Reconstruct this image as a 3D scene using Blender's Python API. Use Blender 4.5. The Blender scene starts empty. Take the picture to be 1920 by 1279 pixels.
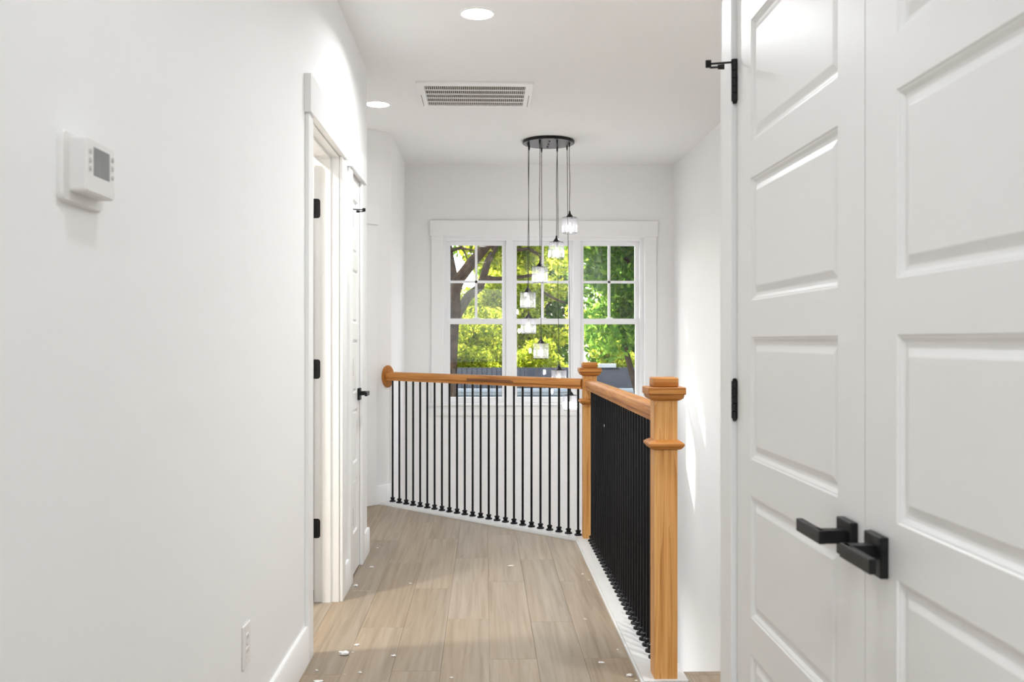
import bpy, bmesh, math, random
import numpy as np
from mathutils import Vector, Matrix

random.seed(7)
rng = np.random.default_rng(11)
SC = bpy.context.scene
COL = SC.collection
R = math.radians

# ------------------------------------------------------------------ camera
YAW = math.atan(52 / 1780)
cd = bpy.data.cameras.new('camera'); cam = bpy.data.objects.new('camera', cd); COL.objects.link(cam)
cd.sensor_fit = 'HORIZONTAL'; cd.sensor_width = 36.0; cd.lens = 1780 / 1920 * 36.0
cd.clip_start = 0.05; cd.clip_end = 400
cd.dof.use_dof = True; cd.dof.focus_distance = 4.8; cd.dof.aperture_fstop = 7.0
cam.location = (0, 0, 1.2); cam.rotation_euler = (R(90), 0, -YAW)
SC.camera = cam

# ------------------------------------------------------------------ world, sun, exposure
w = bpy.data.worlds.new('world'); SC.world = w; w.use_nodes = True
wn = w.node_tree.nodes; wl = w.node_tree.links
sky = wn.new('ShaderNodeTexSky'); sky.sky_type = 'NISHITA'; sky.sun_disc = False
sky.sun_elevation = R(42.3); sky.sun_rotation = math.atan2(-0.6, 1.0); sky.air_density = 1.0; sky.dust_density = 2.0
bg = wn['Background']; bg.inputs['Strength'].default_value = 0.48
hz = wn.new('ShaderNodeHueSaturation'); hz.inputs['Saturation'].default_value = 0.55      # hazy bright sky
wl.new(sky.outputs[0], hz.inputs['Color']); wl.new(hz.outputs[0], bg.inputs['Color'])
sd = bpy.data.lights.new('sun', 'SUN'); sun = bpy.data.objects.new('sun', sd); COL.objects.link(sun)
sd.energy = 9.0; sd.angle = R(0.53); sd.color = (1.0, 0.95, 0.86)
sun.rotation_euler = Vector((0.6, -1.0, -1.06)).to_track_quat('-Z', 'Y').to_euler()
sun.location = (-6, 20, 14)
SC.view_settings.view_transform = 'Standard'; SC.view_settings.look = 'None'
SC.view_settings.exposure = 0.88; SC.view_settings.gamma = 1.0; SC.view_settings.use_curve_mapping = False
SC.cycles.use_denoising = True
SC.cycles.use_adaptive_sampling = True; SC.cycles.adaptive_threshold = 0.06; SC.cycles.adaptive_min_samples = 16
SC.cycles.max_bounces = 7; SC.cycles.diffuse_bounces = 5; SC.cycles.glossy_bounces = 3; SC.cycles.transparent_max_bounces = 24
SC.cycles.sample_clamp_indirect = 6.0; SC.cycles.caustics_reflective = False; SC.cycles.caustics_refractive = False

DOWNLIGHT_W = 17.0        # watts of each ceiling downlight
ROOM_W = 24.0
BULB = 95.0

# ------------------------------------------------------------------ materials
def mat(name, col, rough=0.5, spec=0.5, metal=0.0, bump=None, var=None):
    m = bpy.data.materials.new(name); m.use_nodes = True
    n = m.node_tree.nodes; l = m.node_tree.links; b = n['Principled BSDF']
    b.inputs['Base Color'].default_value = (*col, 1); b.inputs['Roughness'].default_value = rough
    b.inputs['Specular IOR Level'].default_value = spec; b.inputs['Metallic'].default_value = metal
    tc = n.new('ShaderNodeTexCoord')
    if var:
        nz = n.new('ShaderNodeTexNoise'); nz.inputs['Scale'].default_value = var[0]; nz.inputs['Detail'].default_value = 3
        rp = n.new('ShaderNodeValToRGB')
        rp.color_ramp.elements[0].position = 0.35; rp.color_ramp.elements[1].position = 0.65
        rp.color_ramp.elements[0].color = (*[c * (1 - var[1]) for c in col], 1); rp.color_ramp.elements[1].color = (*col, 1)
        l.new(tc.outputs['Object'], nz.inputs['Vector']); l.new(nz.outputs['Fac'], rp.inputs['Fac']); l.new(rp.outputs['Color'], b.inputs['Base Color'])
    if bump:
        nz = n.new('ShaderNodeTexNoise'); nz.inputs['Scale'].default_value = bump[0]; nz.inputs['Detail'].default_value = 2
        bp = n.new('ShaderNodeBump'); bp.inputs['Strength'].default_value = bump[1]; bp.inputs['Distance'].default_value = 0.002
        l.new(tc.outputs['Object'], nz.inputs['Vector']); l.new(nz.outputs['Fac'], bp.inputs['Height']); l.new(bp.outputs['Normal'], b.inputs['Normal'])
    return m

def emis(name, col, s):
    m = bpy.data.materials.new(name); m.use_nodes = True
    b = m.node_tree.nodes['Principled BSDF']
    b.inputs['Base Color'].default_value = (*col, 1)
    b.inputs['Emission Color'].default_value = (*col, 1); b.inputs['Emission Strength'].default_value = s
    return m

def wood(name, axis, c_dark, c_mid, c_light, rough=0.38, scale=1.0, rnd=False):
    """grain runs along the given local axis"""
    m = bpy.data.materials.new(name); m.use_nodes = True
    n = m.node_tree.nodes; l = m.node_tree.links; b = n['Principled BSDF']
    tc = n.new('ShaderNodeTexCoord'); mp = n.new('ShaderNodeMapping')
    sc = [14.0 * scale] * 3; sc[axis] = 0.45 * scale
    mp.inputs['Scale'].default_value = sc
    l.new(tc.outputs['Object'], mp.inputs['Vector'])
    vec = mp.outputs['Vector']
    if rnd:
        oi = n.new('ShaderNodeObjectInfo'); mu = n.new('ShaderNodeMath'); mu.operation = 'MULTIPLY'; mu.inputs[1].default_value = 57.0
        l.new(oi.outputs['Random'], mu.inputs[0])
        ad = n.new('ShaderNodeVectorMath'); ad.operation = 'ADD'
        l.new(vec, ad.inputs[0]); l.new(mu.outputs[0], ad.inputs[1]); vec = ad.outputs[0]
    n1 = n.new('ShaderNodeTexNoise'); n1.inputs['Scale'].default_value = 0.55; n1.inputs['Detail'].default_value = 3
    l.new(vec, n1.inputs['Vector'])
    # growth rings: bands of a distorted field
    m1 = n.new('ShaderNodeMath'); m1.operation = 'MULTIPLY'; m1.inputs[1].default_value = 26.0 if not rnd else 20.0
    l.new(n1.outputs['Fac'], m1.inputs[0])
    m2 = n.new('ShaderNodeMath'); m2.operation = 'FRACT'; l.new(m1.outputs[0], m2.inputs[0])
    n2 = n.new('ShaderNodeTexNoise'); n2.inputs['Scale'].default_value = 4.0 if rnd else 6.0; n2.inputs['Detail'].default_value = 3 if rnd else 5
    l.new(vec, n2.inputs['Vector'])
    mx = n.new('ShaderNodeMath'); mx.operation = 'MULTIPLY_ADD'; mx.inputs[1].default_value = 0.16 if rnd else 0.26
    l.new(m2.outputs[0], mx.inputs[0]); l.new(n2.outputs['Fac'], mx.inputs[2])
    rp = n.new('ShaderNodeValToRGB'); e = rp.color_ramp.elements
    e[0].position = 0.34; e[0].color = (*c_dark, 1); e[1].position = 0.82; e[1].color = (*c_light, 1)
    k = e.new(0.56); k.color = (*c_mid, 1)
    l.new(mx.outputs[0], rp.inputs['Fac'])
    out = rp.outputs['Color']
    if rnd:
        hs = n.new('ShaderNodeHueSaturation')
        mr = n.new('ShaderNodeMapRange'); mr.inputs['To Min'].default_value = 0.93; mr.inputs['To Max'].default_value = 1.06
        l.new(oi.outputs['Random'], mr.inputs['Value']); l.new(mr.outputs[0], hs.inputs['Value'])
        # broad tonal drift
        n3 = n.new('ShaderNodeTexNoise'); n3.inputs['Scale'].default_value = 0.25; n3.inputs['Detail'].default_value = 1
        l.new(vec, n3.inputs['Vector'])
        mr2 = n.new('ShaderNodeMapRange'); mr2.inputs['From Min'].default_value = 0.3; mr2.inputs['From Max'].default_value = 0.7
        mr2.inputs['To Min'].default_value = 0.85; mr2.inputs['To Max'].default_value = 1.15
        l.new(n3.outputs['Fac'], mr2.inputs['Value']); l.new(mr2.outputs[0], hs.inputs['Saturation'])
        l.new(out, hs.inputs['Color']); out = hs.outputs['Color']
    l.new(out, b.inputs['Base Color'])
    b.inputs['Roughness'].default_value = rough; b.inputs['Specular IOR Level'].default_value = 0.25
    bp = n.new('ShaderNodeBump'); bp.inputs['Strength'].default_value = 0.12; bp.inputs['Distance'].default_value = 0.001
    l.new(n2.outputs['Fac'], bp.inputs['Height']); l.new(bp.outputs['Normal'], b.inputs['Normal'])
    return m

def thin_glass(name, tint=(1, 1, 1), gloss=None, transl=0.0, rough=0.0):
    m = bpy.data.materials.new(name); m.use_nodes = True
    n = m.node_tree.nodes; l = m.node_tree.links
    for x in list(n):
        if x.type != 'OUTPUT_MATERIAL': n.remove(x)
    out = [x for x in n if x.type == 'OUTPUT_MATERIAL'][0]
    tr = n.new('ShaderNodeBsdfTransparent'); tr.inputs[0].default_value = (*tint, 1)
    gl = n.new('ShaderNodeBsdfGlossy'); gl.inputs['Roughness'].default_value = rough
    mx = n.new('ShaderNodeMixShader')
    if gloss is None:
        lw = n.new('ShaderNodeLayerWeight'); lw.inputs[0].default_value = 0.5         # Schlick reflectance, same from both sides
        pw = n.new('ShaderNodeMath'); pw.operation = 'POWER'; pw.inputs[1].default_value = 5.0
        ma = n.new('ShaderNodeMath'); ma.operation = 'MULTIPLY_ADD'; ma.inputs[1].default_value = 0.96; ma.inputs[2].default_value = 0.035
        l.new(lw.outputs['Facing'], pw.inputs[0]); l.new(pw.outputs[0], ma.inputs[0]); l.new(ma.outputs[0], mx.inputs[0])
    else: mx.inputs[0].default_value = gloss
    l.new(tr.outputs[0], mx.inputs[1]); l.new(gl.outputs[0], mx.inputs[2])
    last = mx
    if transl:
        t2 = n.new('ShaderNodeBsdfTranslucent'); t2.inputs[0].default_value = (0.95, 0.95, 0.97, 1)
        m2 = n.new('ShaderNodeMixShader'); m2.inputs[0].default_value = transl
        l.new(last.outputs[0], m2.inputs[1]); l.new(t2.outputs[0], m2.inputs[2]); last = m2
    l.new(last.outputs[0], out.inputs[0])
    return m

def leaf_mat(name, c1, c2, c3):
    m = bpy.data.materials.new(name); m.use_nodes = True
    n = m.node_tree.nodes; l = m.node_tree.links
    for x in list(n):
        if x.type != 'OUTPUT_MATERIAL': n.remove(x)
    out = [x for x in n if x.type == 'OUTPUT_MATERIAL'][0]
    g = n.new('ShaderNodeNewGeometry'); rp = n.new('ShaderNodeValToRGB'); e = rp.color_ramp.elements
    e[0].color = (*c1, 1); e[1].color = (*c3, 1); k = e.new(0.5); k.color = (*c2, 1)
    l.new(g.outputs['Random Per Island'], rp.inputs[0])
    d = n.new('ShaderNodeBsdfDiffuse'); t = n.new('ShaderNodeBsdfTranslucent'); mx = n.new('ShaderNodeMixShader'); mx.inputs[0].default_value = 0.62
    hs = n.new('ShaderNodeHueSaturation'); hs.inputs['Hue'].default_value = 0.485; hs.inputs['Value'].default_value = 1.8; l.new(rp.outputs[0], hs.inputs['Color'])
    l.new(rp.outputs[0], d.inputs[0]); l.new(hs.outputs[0], t.inputs[0]); l.new(d.outputs[0], mx.inputs[1]); l.new(t.outputs[0], mx.inputs[2])
    l.new(mx.outputs[0], out.inputs[0])
    return m

def bands(name, c1, c2, axis, freq, rough=0.8):
    """fine courses too small to build (far roof shingles, siding)"""
    m = bpy.data.materials.new(name); m.use_nodes = True
    n = m.node_tree.nodes; l = m.node_tree.links; b = n['Principled BSDF']; b.inputs['Roughness'].default_value = rough; b.inputs['Specular IOR Level'].default_value = 0.0
    tc = n.new('ShaderNodeTexCoord'); wv = n.new('ShaderNodeTexWave'); wv.wave_profile = 'SAW'
    wv.bands_direction = 'XYZ'[axis]; wv.inputs['Scale'].default_value = freq; wv.inputs['Distortion'].default_value = 0.1
    nz = n.new('ShaderNodeTexNoise'); nz.inputs['Scale'].default_value = 9
    rp = n.new('ShaderNodeValToRGB'); rp.color_ramp.elements[0].color = (*c1, 1); rp.color_ramp.elements[1].color = (*c2, 1)
    ma = n.new('ShaderNodeMath'); ma.operation = 'MULTIPLY'
    l.new(tc.outputs['Object'], wv.inputs['Vector']); l.new(tc.outputs['Object'], nz.inputs['Vector'])
    l.new(wv.outputs['Fac'], ma.inputs[0]); l.new(nz.outputs['Fac'], ma.inputs[1]); l.new(ma.outputs[0], rp.inputs[0]); l.new(rp.outputs[0], b.inputs['Base Color'])
    return m

M = dict(
    wall=mat('wall_paint', (0.87, 0.868, 0.862), 0.75, 0.25, bump=(260, 0.05)),
    ceil=mat('ceiling_paint', (0.87, 0.868, 0.862), 0.85, 0.2, bump=(200, 0.05)),
    trim=mat('trim_paint', (0.88, 0.88, 0.875), 0.38, 0.45, bump=(60, 0.03)),
    door=mat('door_paint', (0.85, 0.845, 0.835), 0.34, 0.45, bump=(90, 0.04)),
    vinyl=mat('window_vinyl', (0.86, 0.86, 0.87), 0.35, 0.45, bump=(40, 0.02)),
    black=mat('black_metal', (0.008, 0.008, 0.009), 0.42, 0.32, bump=(400, 0.05)),
    iron=mat('black_baluster_iron', (0.005, 0.005, 0.007), 0.3, 0.25, bump=(300, 0.04)),
    canopy=mat('black_canopy_metal', (0.16, 0.165, 0.18), 0.3, 0.5, metal=0.9, bump=(60, 0.02)),
    cable=mat('black_cable', (0.01, 0.01, 0.01), 0.6, 0.3, bump=(500, 0.1)),
    oak_v=wood('oak_upright', 2, (0.46, 0.20, 0.05), (0.64, 0.31, 0.095), (0.74, 0.41, 0.15), 0.42),
    oak_h=wood('oak_rail', 0, (0.29, 0.098, 0.017), (0.43, 0.168, 0.036), (0.53, 0.235, 0.062), 0.45),
    oak_d=wood('oak_rosette', 2, (0.27, 0.09, 0.015), (0.40, 0.15, 0.03), (0.48, 0.205, 0.052), 0.45),
    oak_dark=wood('oak_dark_streak', 0, (0.10, 0.035, 0.012), (0.15, 0.055, 0.02), (0.20, 0.08, 0.03), 0.4),
    plank=wood('floor_plank', 1, (0.232, 0.178, 0.125), (0.29, 0.229, 0.166), (0.337, 0.271, 0.204), 0.45, 0.8, rnd=True),
    plastic=mat('white_plastic', (0.80, 0.79, 0.775), 0.4, 0.4, bump=(80, 0.02)),
    lcd=mat('grey_lcd', (0.25, 0.26, 0.26), 0.25, 0.5, var=(30, 0.12)),
    button=mat('grey_button', (0.55, 0.54, 0.53), 0.5, 0.4, bump=(80, 0.02)),
    filt=mat('filter_grey', (0.30, 0.27, 0.23), 0.9, 0.1, var=(25, 0.35)),
    glass=thin_glass('window_glass', (0.985, 0.99, 0.985)),
    crystal=thin_glass('crystal_glass', (0.95, 0.95, 0.97), gloss=0.10, transl=0.018, rough=0.14),
    bulb=emis('bulb_glow', (1.0, 0.97, 0.92), BULB),
    lens=emis('downlight_lens', (1.0, 0.98, 0.95), 6.0),
    bark=mat('tree_bark', (0.085, 0.058, 0.04), 0.95, 0.0, bump=(18, 0.8), var=(9, 0.6)),
    lf_a=leaf_mat('leaves_yellow_green', (0.06, 0.115, 0.01), (0.27, 0.34, 0.028), (0.50, 0.51, 0.07)),
    lf_b=leaf_mat('leaves_green', (0.035, 0.11, 0.015), (0.09, 0.20, 0.025), (0.18, 0.30, 0.045)),
    lf_c=leaf_mat('leaves_deep_green', (0.025, 0.085, 0.02), (0.06, 0.16, 0.03), (0.13, 0.26, 0.05)),
    shingle=bands('roof_shingle', (0.012, 0.014, 0.018), (0.045, 0.05, 0.06), 1, 3.2),
    siding=bands('pale_siding', (0.20, 0.255, 0.31), (0.27, 0.33, 0.39), 2, 2.0),
    gutter=mat('grey_gutter', (0.36, 0.39, 0.41), 0.6, 0.1, var=(5, 0.1)),
    bounce_ground=mat('pale_bounce_ground', (0.25, 0.248, 0.235), 0.95, 0.0, var=(2.0, 0.3)), curb=mat('curb_paint', (0.68, 0.675, 0.665), 0.5, 0.3, var=(6, 0.04)),  # ground made pale and neutral to bounce daylight up into the stairwell
    scrap=mat('white_paper_scrap', (0.82, 0.81, 0.79), 0.8, 0.2, bump=(120, 0.3)),
    stair=wood('stair_tread_oak', 0, (0.34, 0.14, 0.045), (0.50, 0.235, 0.085), (0.60, 0.31, 0.125), 0.4),
    metal=mat('grey_screw', (0.5, 0.5, 0.5), 0.4, 0.5, metal=0.8, bump=(200, 0.05)),
)

# ------------------------------------------------------------------ mesh helpers
class MB:
    def __init__(s): s.bm = bmesh.new()
    def box(s, x0, x1, y0, y1, z0, z1, bev=0.0, seg=1):
        r = bmesh.ops.create_cube(s.bm, size=1.0)
        vs = r['verts']
        for v in vs:
            v.co = Vector((x0 + (v.co.x + .5) * (x1 - x0), y0 + (v.co.y + .5) * (y1 - y0), z0 + (v.co.z + .5) * (z1 - z0)))
        if bev:
            es = list({e for v in vs for e in v.link_edges})
            bmesh.ops.bevel(s.bm, geom=es, offset=bev, segments=seg, affect='EDGES', profile=0.5)
        return s
    def loft(s, loops, cap=True):
        rows = [[s.bm.verts.new(p) for p in lp] for lp in loops]
        n = len(rows[0])
        for a, b in zip(rows, rows[1:]):
            for i in range(n):
                s.bm.faces.new((a[i], a[(i + 1) % n], b[(i + 1) % n], b[i]))
        if cap:
            s.bm.faces.new(rows[0][::-1]); s.bm.faces.new(rows[-1])
        return s
    def prism(s, pts, z0, z1):
        return s.loft([[(x, y, z0) for x, y in pts], [(x, y, z1) for x, y in pts]])
    def lathe(s, prof, n=16, cx=0, cy=0, axis='z', cap=True):
        loops = []
        for r, h in prof:
            lp = []
            for i in range(n):
                a = 2 * math.pi * i / n
                p = (cx + r * math.cos(a), cy + r * math.sin(a), h)
                if axis == 'x': p = (h, cx + r * math.cos(a), cy + r * math.sin(a))
                if axis == 'y': p = (cx + r * math.cos(a), h, cy + r * math.sin(a))
                lp.append(p)
            loops.append(lp)
        return s.loft(loops, cap)
    def square(s, prof, cx=0, cy=0):
        return s.loft([[(cx - a, cy - a, z), (cx + a, cy - a, z), (cx + a, cy + a, z), (cx - a, cy + a, z)] for a, z in prof])
    def tube(s, pts, rad, n=8):
        pts = [Vector(p) for p in pts]
        if not isinstance(rad, (list, tuple)): rad = [rad] * len(pts)
        loops = []; up = None
        for i, p in enumerate(pts):
            t = (pts[min(i + 1, len(pts) - 1)] - pts[max(i - 1, 0)]).normalized()
            if up is None: up = Vector((1, 0, 0)) if abs(t.x) < .8 else Vector((0, 1, 0))
            a = t.cross(up).normalized(); b = t.cross(a).normalized(); up = -t.cross(a.cross(t)).normalized() if False else up
            loops.append([p + (a * math.cos(2 * math.pi * k / n) + b * math.sin(2 * math.pi * k / n)) * rad[i] for k in range(n)])
        return s.loft(loops)
    def mesh(s, name, smooth=30):
        bmesh.ops.recalc_face_normals(s.bm, faces=s.bm.faces[:])
        me = bpy.data.meshes.new(name); s.bm.to_mesh(me); s.bm.free()
        if smooth:
            for p in me.polygons: p.use_smooth = True
            me.set_sharp_from_angle(angle=R(smooth))
        return me

def put(name, mesh, m, parent=None, loc=(0, 0, 0), rz=0.0):
    if isinstance(mesh, MB): mesh = mesh.mesh(name)
    if m is not None and not mesh.materials: mesh.materials.append(M[m])
    o = bpy.data.objects.new(name, mesh); COL.objects.link(o)
    o.location = loc; o.rotation_euler = (0, 0, rz)
    if parent: o.parent = parent
    return o
def empty(name, loc=(0, 0, 0), rz=0.0):
    o = bpy.data.objects.new(name, None); COL.objects.link(o); o.location = loc; o.rotation_euler = (0, 0, rz)
    o.empty_display_size = 0.1
    return o
def tag(o, label, cat, group=None):
    o['label'] = label; o['category'] = cat
    if group: o['group'] = group
    return o
def struct(o, label=None):
    o['kind'] = 'structure'
    if label: o['label'] = label
    return o

CZ = 2.745          # ceiling height
XL = -0.667         # hall face of the left wall
XR = 0.606          # hall face of the right (closet) wall
LOW = -2.95         # floor of the storey below
WX0, WX1, WY = -0.692, 1.67, 8.31   # stairwell: left wall, right wall, back wall

# ------------------------------------------------------------------ shell; visible layout coordinates computed from image pixels
b = MB()
for (y0, y1, z0, z1) in ((-3.2, 3.63, -0.012, CZ), (3.63, 4.405, 2.065, CZ), (4.405, 4.725, -0.012, CZ), (4.725, 5.12, 2.065, CZ), (5.12, 5.42, -0.012, CZ)):
    b.box(XL - 0.115, XL, y0, y1, z0, z1)
struct(put('wall_left', b, 'wall'), 'plain white hall wall carrying the thermostat and two doors')
b = MB()
for (y0, y1, z0, z1) in ((-3.2, 0.71, -0.012, CZ), (0.71, 2.262, 2.065, CZ), (2.262, 2.42, -0.012, CZ)):
    b.box(XR, XR + 0.115, y0, y1, z0, z1)
b.box(XR + 0.115, WX1, 2.305, 2.42, -0.012, CZ)
struct(put('wall_right', b, 'wall'), 'white wall around the double closet doors')
RW = (-0.55, 0.49, 0.55, 2.35)      # unseen opening added at the rear end of the hall for soft fill daylight
b = MB(); b.box(-0.782, RW[0], -3.32, -3.2, -0.012, CZ).box(RW[1], 0.721, -3.32, -3.2, -0.012, CZ).box(RW[0], RW[1], -3.32, -3.2, -0.012, RW[2]).box(RW[0], RW[1], -3.32, -3.2, RW[3], CZ)
struct(put('wall_rear', b, 'wall'), 'white wall at the rear end of the hall')
WIN = (-0.363, 1.413, 0.64, 2.118)     # rough opening of the window
b = MB()
b.box(WX0 - 0.14, WIN[0], WY, WY + 0.15, LOW, CZ).box(WIN[1], WX1 + 0.14, WY, WY + 0.15, LOW, CZ)
LW = (-0.35, 1.35, LOW + 0.12, -0.75)   # unseen glazing added below the triple window to brighten the stairwell
b.box(WIN[0], LW[0], WY, WY + 0.15, LOW, WIN[2]).box(LW[1], WIN[1], WY, WY + 0.15, LOW, WIN[2]).box(LW[0], LW[1], WY, WY + 0.15, LOW, LW[2]).box(LW[0], LW[1], WY, WY + 0.15, LW[3], WIN[2]).box(WIN[0], WIN[1], WY, WY + 0.15, WIN[3], CZ)
struct(put('wall_back', b, 'wall'), 'white stairwell wall holding the triple window')
b = MB(); b.box(WX1, WX1 + 0.14, 2.305, WY, LOW, CZ)
struct(put('wall_stairwell_right', b, 'wall'), 'white wall on the right side of the stairwell')
# angled wall (45 degrees) with the stairwell's left wall behind it
CA = (WX0, 7.088)
q = math.sqrt(0.5)
def along(t, n=0.0):       # t metres along the angled wall from the corner, n metres into the hall
    return (CA[0] - q * t + q * n, CA[1] - q * t - q * n)
D4 = (0.245, 1.02)         # door opening in the angled wall
b = MB()
b.prism([along(0), (WX0, WY), (WX0 - 0.12, WY), along(0.05, -0.115), along(D4[0], -0.115), along(D4[0])], LOW, CZ)
b.prism([along(D4[0]), along(D4[0], -0.115), along(D4[1], -0.115), along(D4[1])], 2.065, CZ)
b.prism([along(D4[1]), along(D4[1], -0.115), along(1.9, -0.115), along(1.9)], -0.012, CZ)
struct(put('wall_angled', b, 'wall'), 'white angled wall where the handrail begins')
b = MB(); b.box(-2.1, XL - 0.115, 5.305, 5.42, -0.012, CZ)
struct(put('wall_recess', b, 'wall'), 'white wall of the recess beyond the narrow door')
b = MB()
b.box(-2.5, -2.38, 2.3, 4.72, -0.012, CZ).box(-2.38, XL - 0.115, 2.3, 2.42, -0.012, CZ).box(-2.38, XL - 0.115, 4.6, 4.72, -0.012, CZ)
struct(put('wall_side_room', b, 'wall'), 'white walls of the room behind the open doorway')
b = MB(); b.box(-2.5, WX1 + 0.14, -3.32, WY + 0.15, CZ, CZ + 0.12)
struct(put('ceiling', b, 'ceil'), 'flat white ceiling')
# storey platform below the hall floor: its sides are the stairwell walls under the railing
b = MB()
b.prism([(-2.5, -3.32), (0.70, -3.32), (0.70, 5.738), (-0.70, 7.138), (-2.5, 5.34)], LOW, -0.013)
b.prism([(0.70, -3.32), (WX1, -3.32), (WX1, 3.40), (0.70, 3.40)], LOW, -0.013)
struct(put('wall_stairwell_lower', b, 'wall'), 'white stairwell walls below the hall floor')
b = MB(); b.box(-0.70, WX1, 3.40, WY, LOW - 0.1, LOW)
struct(put('floor_lower', b, 'plank'), 'wooden floor of the storey below')

# ------------------------------------------------------------------ hall floor: planks
def clip(poly, a, bb, cc):          # keep a*x + b*y <= c
    out = []
    for i in range(len(poly)):
        p, r_ = poly[i], poly[(i + 1) % len(poly)]
        dp = a * p[0] + bb * p[1] - cc; dr = a * r_[0] + bb * r_[1] - cc
        if dp <= 0: out.append(p)
        if dp * dr < 0:
            t = dp / (dp - dr); out.append((p[0] + t * (r_[0] - p[0]), p[1] + t * (r_[1] - p[1])))
    return out
b = MB(); b.box(-2.5, WX1, -3.32, 1.55, -0.012, -0.001)
floor = struct(put('floor', b, 'plank'), 'pale greige wood plank floor of the hall')
PW, PL = 0.1785, 1.152
joints = {0.020: 3.58, 0.1985: 4.05, 0.377: 3.58, -0.1585: 4.10, -0.337: 3.46, -0.5155: 3.99, -0.694: 3.43}
def plank_mesh(poly, ox, oy):
    g = 0.0003
    cx = sum(p[0] for p in poly) / len(poly); cy = sum(p[1] for p in poly) / len(poly)
    def inset(d, z):
        lp = []
        for x, y in poly:
            lp.append((x - math.copysign(d, x - cx) - ox, y - math.copysign(d, y - cy) - oy, z))
        return lp
    m_ = MB(); m_.loft([inset(g, -0.012), inset(g, -0.0006), inset(g + 0.0006, 0.0)])
    return m_.mesh('plank', 0)
full = plank_mesh([(0, 0), (PW, 0), (PW, PL), (0, PL)], PW / 2, PL / 2); full.materials.append(M['plank'])
row = -10
while True:
    x0 = 0.020 + row * PW
    if x0 > WX1: break
    key = min(joints, key=lambda k: abs(k - x0))
    j = joints[key] if abs(key - x0) < 0.01 else 3.3 + random.random() * PL
    y = j - PL * math.ceil((j - 1.55) / PL)
    while y < 7.1:
        rect = [(x0, max(y, 1.55)), (x0 + PW, max(y, 1.55)), (x0 + PW, y + PL), (x0, y + PL)]
        poly = rect
        if x0 > 0.3 and x0 < 0.55:
            poly = clip(poly, 1, 0, 0.62)
        poly = clip(poly, 1, 1, 6.30)                       # under the angled curb
        if x0 >= 0.55:                                      # landing right of the newel
            poly = clip(clip(poly, 0, 1, 3.405), 1, 0, WX1 - 0.001)
            poly = clip(poly, 0, -1, -2.43) if poly else poly
            if x0 < 0.56 and poly: poly = clip(poly, -1, 0, -0.60)
        if x0 + PW < XL - 0.03:                             # side room and recess
            if y + PL < 2.43: poly = []
            if poly: poly = clip(poly, -1, 1, 7.77)         # up to the angled wall
            if poly: poly = clip(poly, -1, 0, 2.36)
        elif poly: poly = clip(poly, -1, 1, 7.775)
        if len(poly) > 2:
            cx = x0 + PW / 2; cy = y + PL / 2
            if poly is rect or (len(poly) == 4 and all(abs(a_[0] - b_[0]) + abs(a_[1] - b_[1]) < 1e-6 for a_, b_ in zip(poly, rect)) and y >= 1.55):
                put('plank', full, None, floor, (cx, cy, 0))
            else:
                area = abs(sum(poly[i][0] * poly[(i + 1) % len(poly)][1] - poly[(i + 1) % len(poly)][0] * poly[i][1] for i in range(len(poly)))) / 2
                if area > 0.003: put('plank', plank_mesh(poly, cx, cy), 'plank', floor, (cx, cy, 0))
        y += PL
    row += 1

# white curb (landing tread trim) under the railing
CURB = [(-0.7725, 7.0075), (0.556, 5.679), (0.556, 3.29), (0.712, 3.29), (0.712, 5.743), (-0.690, 7.145), (-0.690, 7.092)]
b = MB(); b.prism(CURB, 0.0, 0.016)
struct(put('trim_1', b, 'curb'), 'flat white curb running under the stair railing')
b = MB()
b.prism([(-0.7805, 6.9995), (0.5487, 5.6703), (0.556, 5.679), (-0.7725, 7.0075)], 0.0, 0.009)
b.prism([(0.548, 5.672), (0.548, 3.285), (0.556, 3.285), (0.556, 5.679)], 0.0, 0.009)
struct(put('trim_2', b, 'curb'), 'thin white bead between curb and floor')
b = MB(); b.box(0.713, WX1, 3.385, 3.425, -0.03, 0.0015, 0.004)
struct(put('trim_3', b, 'plank'), 'wood nosing at the top of the stairs')

# stairs going down beside the railing
st = struct(empty('stairs', (0.70, 3.41, 0)), 'staircase descending along the right stairwell wall')
tm = MB(); tm.box(0.002, WX1 - 0.705, -0.02, 0.265, -0.03, 0, 0.005); tm = tm.mesh('tread'); tm.materials.append(M['stair'])
rm = MB(); rm.box(0.002, WX1 - 0.705, 0.0, 0.015, -0.1665, -0.0305); rm = rm.mesh('riser'); rm.materials.append(M['trim'])
for i in range(1, 15):
    put('tread', tm, None, st, (0, 0.255 * (i - 1), -0.1965 * i))
    put('riser', rm, None, st, (0, 0.255 * (i - 1), -0.1965 * i + 0.1965 - 0.03 + 0.03))

# ------------------------------------------------------------------ baseboards
def base_profile(L):                # along local x, front towards -y
    m_ = MB(); m_.loft([[(x, 0, 0), (x, -0.0145, 0), (x, -0.0145, 0.132), (x, -0.0105, 0.139), (x, 0, 0.139)] for x in (0, L)])
    return m_
bl = struct(empty('baseboard_left'), 'white baseboard along the left hall wall')
for (y0, y1) in ((-3.2, 3.552), (4.487, 4.643), (5.198, 5.434)):
    put('board', base_profile(y1 - y0), 'trim', bl, (XL, y0, 0), R(90))
ba = struct(empty('baseboard_angled'), 'short white baseboard on the angled wall')
p = along(0.15); put('board', base_profile(0.148), 'trim', ba, (p[0], p[1], 0), R(45))
br_ = struct(empty('baseboard_right'), 'white baseboard by the stair landing')
put('board', base_profile(0.95), 'trim', br_, (WX1 - 0.005, 2.42, 0), R(180))
put('board', base_profile(3.1), 'trim', br_, (XR, -0.1, 0), R(-90))

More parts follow.
